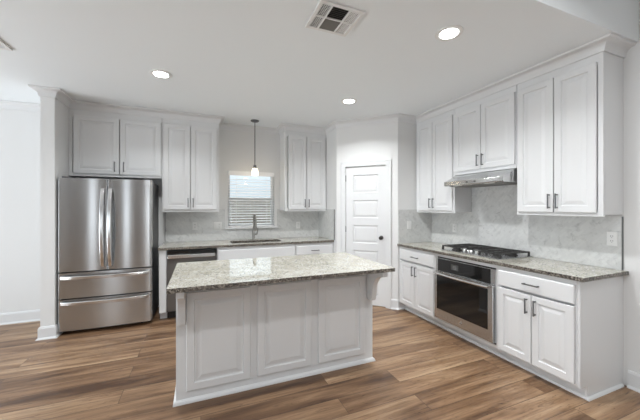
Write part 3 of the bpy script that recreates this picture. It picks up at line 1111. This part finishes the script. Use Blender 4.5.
sh.add(vs, fs).build('glass_shade', M['shade'], pd, smooth=True)
MB().lathe([(.010, -.712), (.014, -.730), (.026, -.755), (.029, -.770), (.022, -.790), (.004, -.800)], (0, 0, 0), 18).build('bulb', M['bulb'], pd, smooth=True)
o = bpy.data.lights.new('pendant_light', 'POINT')
o.energy = P_PEND
o.color = (1, .87, .68)
o.shadow_soft_size = .03
lo = bpy.data.objects.new('pendant_light', o)
COL.objects.link(lo)
lo.location = (.742, 4.40, CH - .86)

# recessed cans: a ring, a glowing lens and the light they throw
cans = [((-.354, 3.201, CH), 'recessed ceiling light nearest the refrigerator', P_CAN), ((1.691, 1.654, CH), 'recessed ceiling light nearest the near end of the cooktop cabinets', P_CAN),
        ((1.658, 3.166, CH), 'recessed ceiling light nearest the pantry door', P_CAN)]
c0 = None
for loc, lab, pw in cans:
    if c0 is None:
        c = thing('recessed_light', lab, 'light', loc, 0, 'recessed ceiling lights')
        MB().lathe([(.098, -.0005), (.096, -.005), (.080, -.009), (.0645, -.0045), (.0645, -.0005)], (0, 0, 0), 32).build('trim_ring', M['plastic'], c, smooth=True)
        MB().lathe([(.001, -.0045), (.064, -.0045), (.064, -.0075), (.001, -.0095)], (0, 0, 0), 32).build('lens', M['lens'], c, smooth=True)
        c0 = c
    else:
        c = copy_tree(c0)
        c.location = loc
        c['label'] = lab
    area('can_light', (loc[0], loc[1], loc[2] - .012), (0, 0, 0), .14, .14, pw, (.96, .985, 1.0), 'DISK', 140)
for (x, y) in ((-.35, .35), (1.67, .35), (-.35, -1.6), (1.67, -1.6)):
    area('living_can_light', (x, y, LH - .012), (0, 0, 0), .14, .14, P_CAN_LIV, (.95, .98, 1.0), 'DISK', 160)

# ------------------------------------------------------------------ ceiling registers


def register(label, loc, w_, h_, full=True):
    r = thing('ceiling_vent', label, 'vent', loc)
    x, y = w_ / 2, h_ / 2
    f = .024
    c1, c2 = -x + f + (w_ - 2 * f) * .25, -x + f + (w_ - 2 * f) * .72
    bar = .005
    us = [-x, -x + f, c1 - bar, c1 + bar, c2 - bar, c2 + bar, x - f, x]
    vs_ = [-y, -y + f, -bar, bar, y - f, y]
    holes = []
    for (a, b2) in ((us[1], us[2]), (us[3], us[4]), (us[5], us[6])):
        for (c_, d_) in ((vs_[1], vs_[2]), (vs_[3], vs_[4])):
            holes.append((a, b2, c_, d_))
    MB().slab(us, vs_, -.012, -.001, holes).build('frame', M['plastic'], r, bevel=.002)
    for i, (a, b2, c_, d_) in enumerate(holes):
        MB().box(a, b2, c_, d_, -.0025, -.0012).build('duct_shade_sheet', M['ductshade'] if i != 3 else M['ductshade'], r)  # dark sheet stands in for the shade inside the duct
        b = MB()
        if i in (2, 3):      # centre cells: blades across, coloured grey for the shade on them
            m_ = 7
            for k in range(m_):
                yy = c_ + (d_ - c_) * (k + .5) / m_
                s_ = 1 if i == 2 else -1
                b.prism([(yy - .005, -.0105 if s_ > 0 else -.004), (yy + .005, -.004 if s_ > 0 else -.0105), (yy + .005, -.003 if s_ > 0 else -.0095), (yy - .005, -.0095 if s_ > 0 else -.003)], 'x', a, b2)
            b.build('louvres', M['ventgrey'] if i == 2 else M['ventgrey'], r)
        else:
            m_, t_ = (5, .0011) if i < 2 else (6, .0024)
            for k in range(m_):
                xx = a + (b2 - a) * (k + .5) / m_
                b.box(xx - t_, xx + t_, c_, d_, -.006, -.003)
            for k in range(1, 9):
                yy = c_ + (d_ - c_) * k / 9
                b.box(a, b2, yy - t_, yy + t_, -.0058, -.0032)
            b.build('louvres', M['plastic'], r)
    return r


register('square white ceiling vent with shade-darkened louvres above the island', (.840, 1.820, CH), .315, .295)
v = thing('ceiling_vent', 'white ceiling vent corner at the left edge of the photo', 'vent', (-1.57, 3.0, CH))
MB().slab([-.155, -.125, .125, .155], [-.155, -.125, .125, .155], -.014, -.001, [(-.125, .125, -.125, .125)]).build('frame', M['plastic'], v, bevel=.002)
b = MB()
for k in range(9):
    yy = -.125 + .25 * (k + .5) / 9
    b.box(-.125, .125, yy - .004, yy + .004, -.010, -.002)
b.build('louvres', M['plastic'], v)

# ------------------------------------------------------------------ outlets and switches


def outlet(label, loc, rz, gang=1, kind='outlet'):
    w_ = .070 if gang == 1 else .116
    o = thing('wall_outlet' if kind == 'outlet' else 'light_switch', label, 'outlet' if kind == 'outlet' else 'switch', loc, rz, None)
    MB().box(-w_ / 2, w_ / 2, -.006, 0, -.057, .057).build('cover_plate', M['plastic'], o, bevel=.003)
    for g in range(gang):
        cx = 0 if gang == 1 else (-.023 + .046 * g)
        if kind == 'outlet' and not (gang == 2 and g == 0):
            for s_ in (-1, 1):
                rc = MB().lathe([(.0, -.0065), (.0165, -.0065), (.0165, -.0085), (.0, -.0085)], (cx, 0, s_ * .0195), 20, 'y').build('receptacle', M['plastic'], o)
                b = MB()
                for (sx_, sz) in ((-.0065, .004), (.0065, .004)):
                    b.box(cx + sx_ - .0015, cx + sx_ + .0015, -.0090, -.0086, s_ * .0195 + sz - .0055, s_ * .0195 + sz + .0055)
                b.box(cx - .002, cx + .002, -.0090, -.0086, s_ * .0195 - .0105, s_ * .0195 - .006)
                b.build('slots', M['slot'], rc)
        else:
            MB().box(cx - .0165, cx + .0165, -.0095, -.0062, -.033, .033).build('rocker', M['plastic'], o, bevel=.002)
    return o


outlet('white duplex outlet at the near end of the cooktop backsplash', (XR - .0095, 1.342, 1.160), RR)
outlet('white outlet on the backsplash between pantry wall and cooktop', (XR - .0095, 2.958, 1.143), RR)
outlet('white switch plate on the short tiled wall beside the pantry', (2.723, PY1 - .0095, 1.168), 0, 1, 'switch')
outlet('white outlet in the shade under the cabinet left of the window', (-.079, YB - .0095, 1.140), 0)
outlet('wide white two gang outlet plate just left of the window', (.240, YB - .0095, 1.135), 0, 2)
outlet('white outlet under the cabinet right of the window', (1.520, YB - .0095, 1.118), 0)
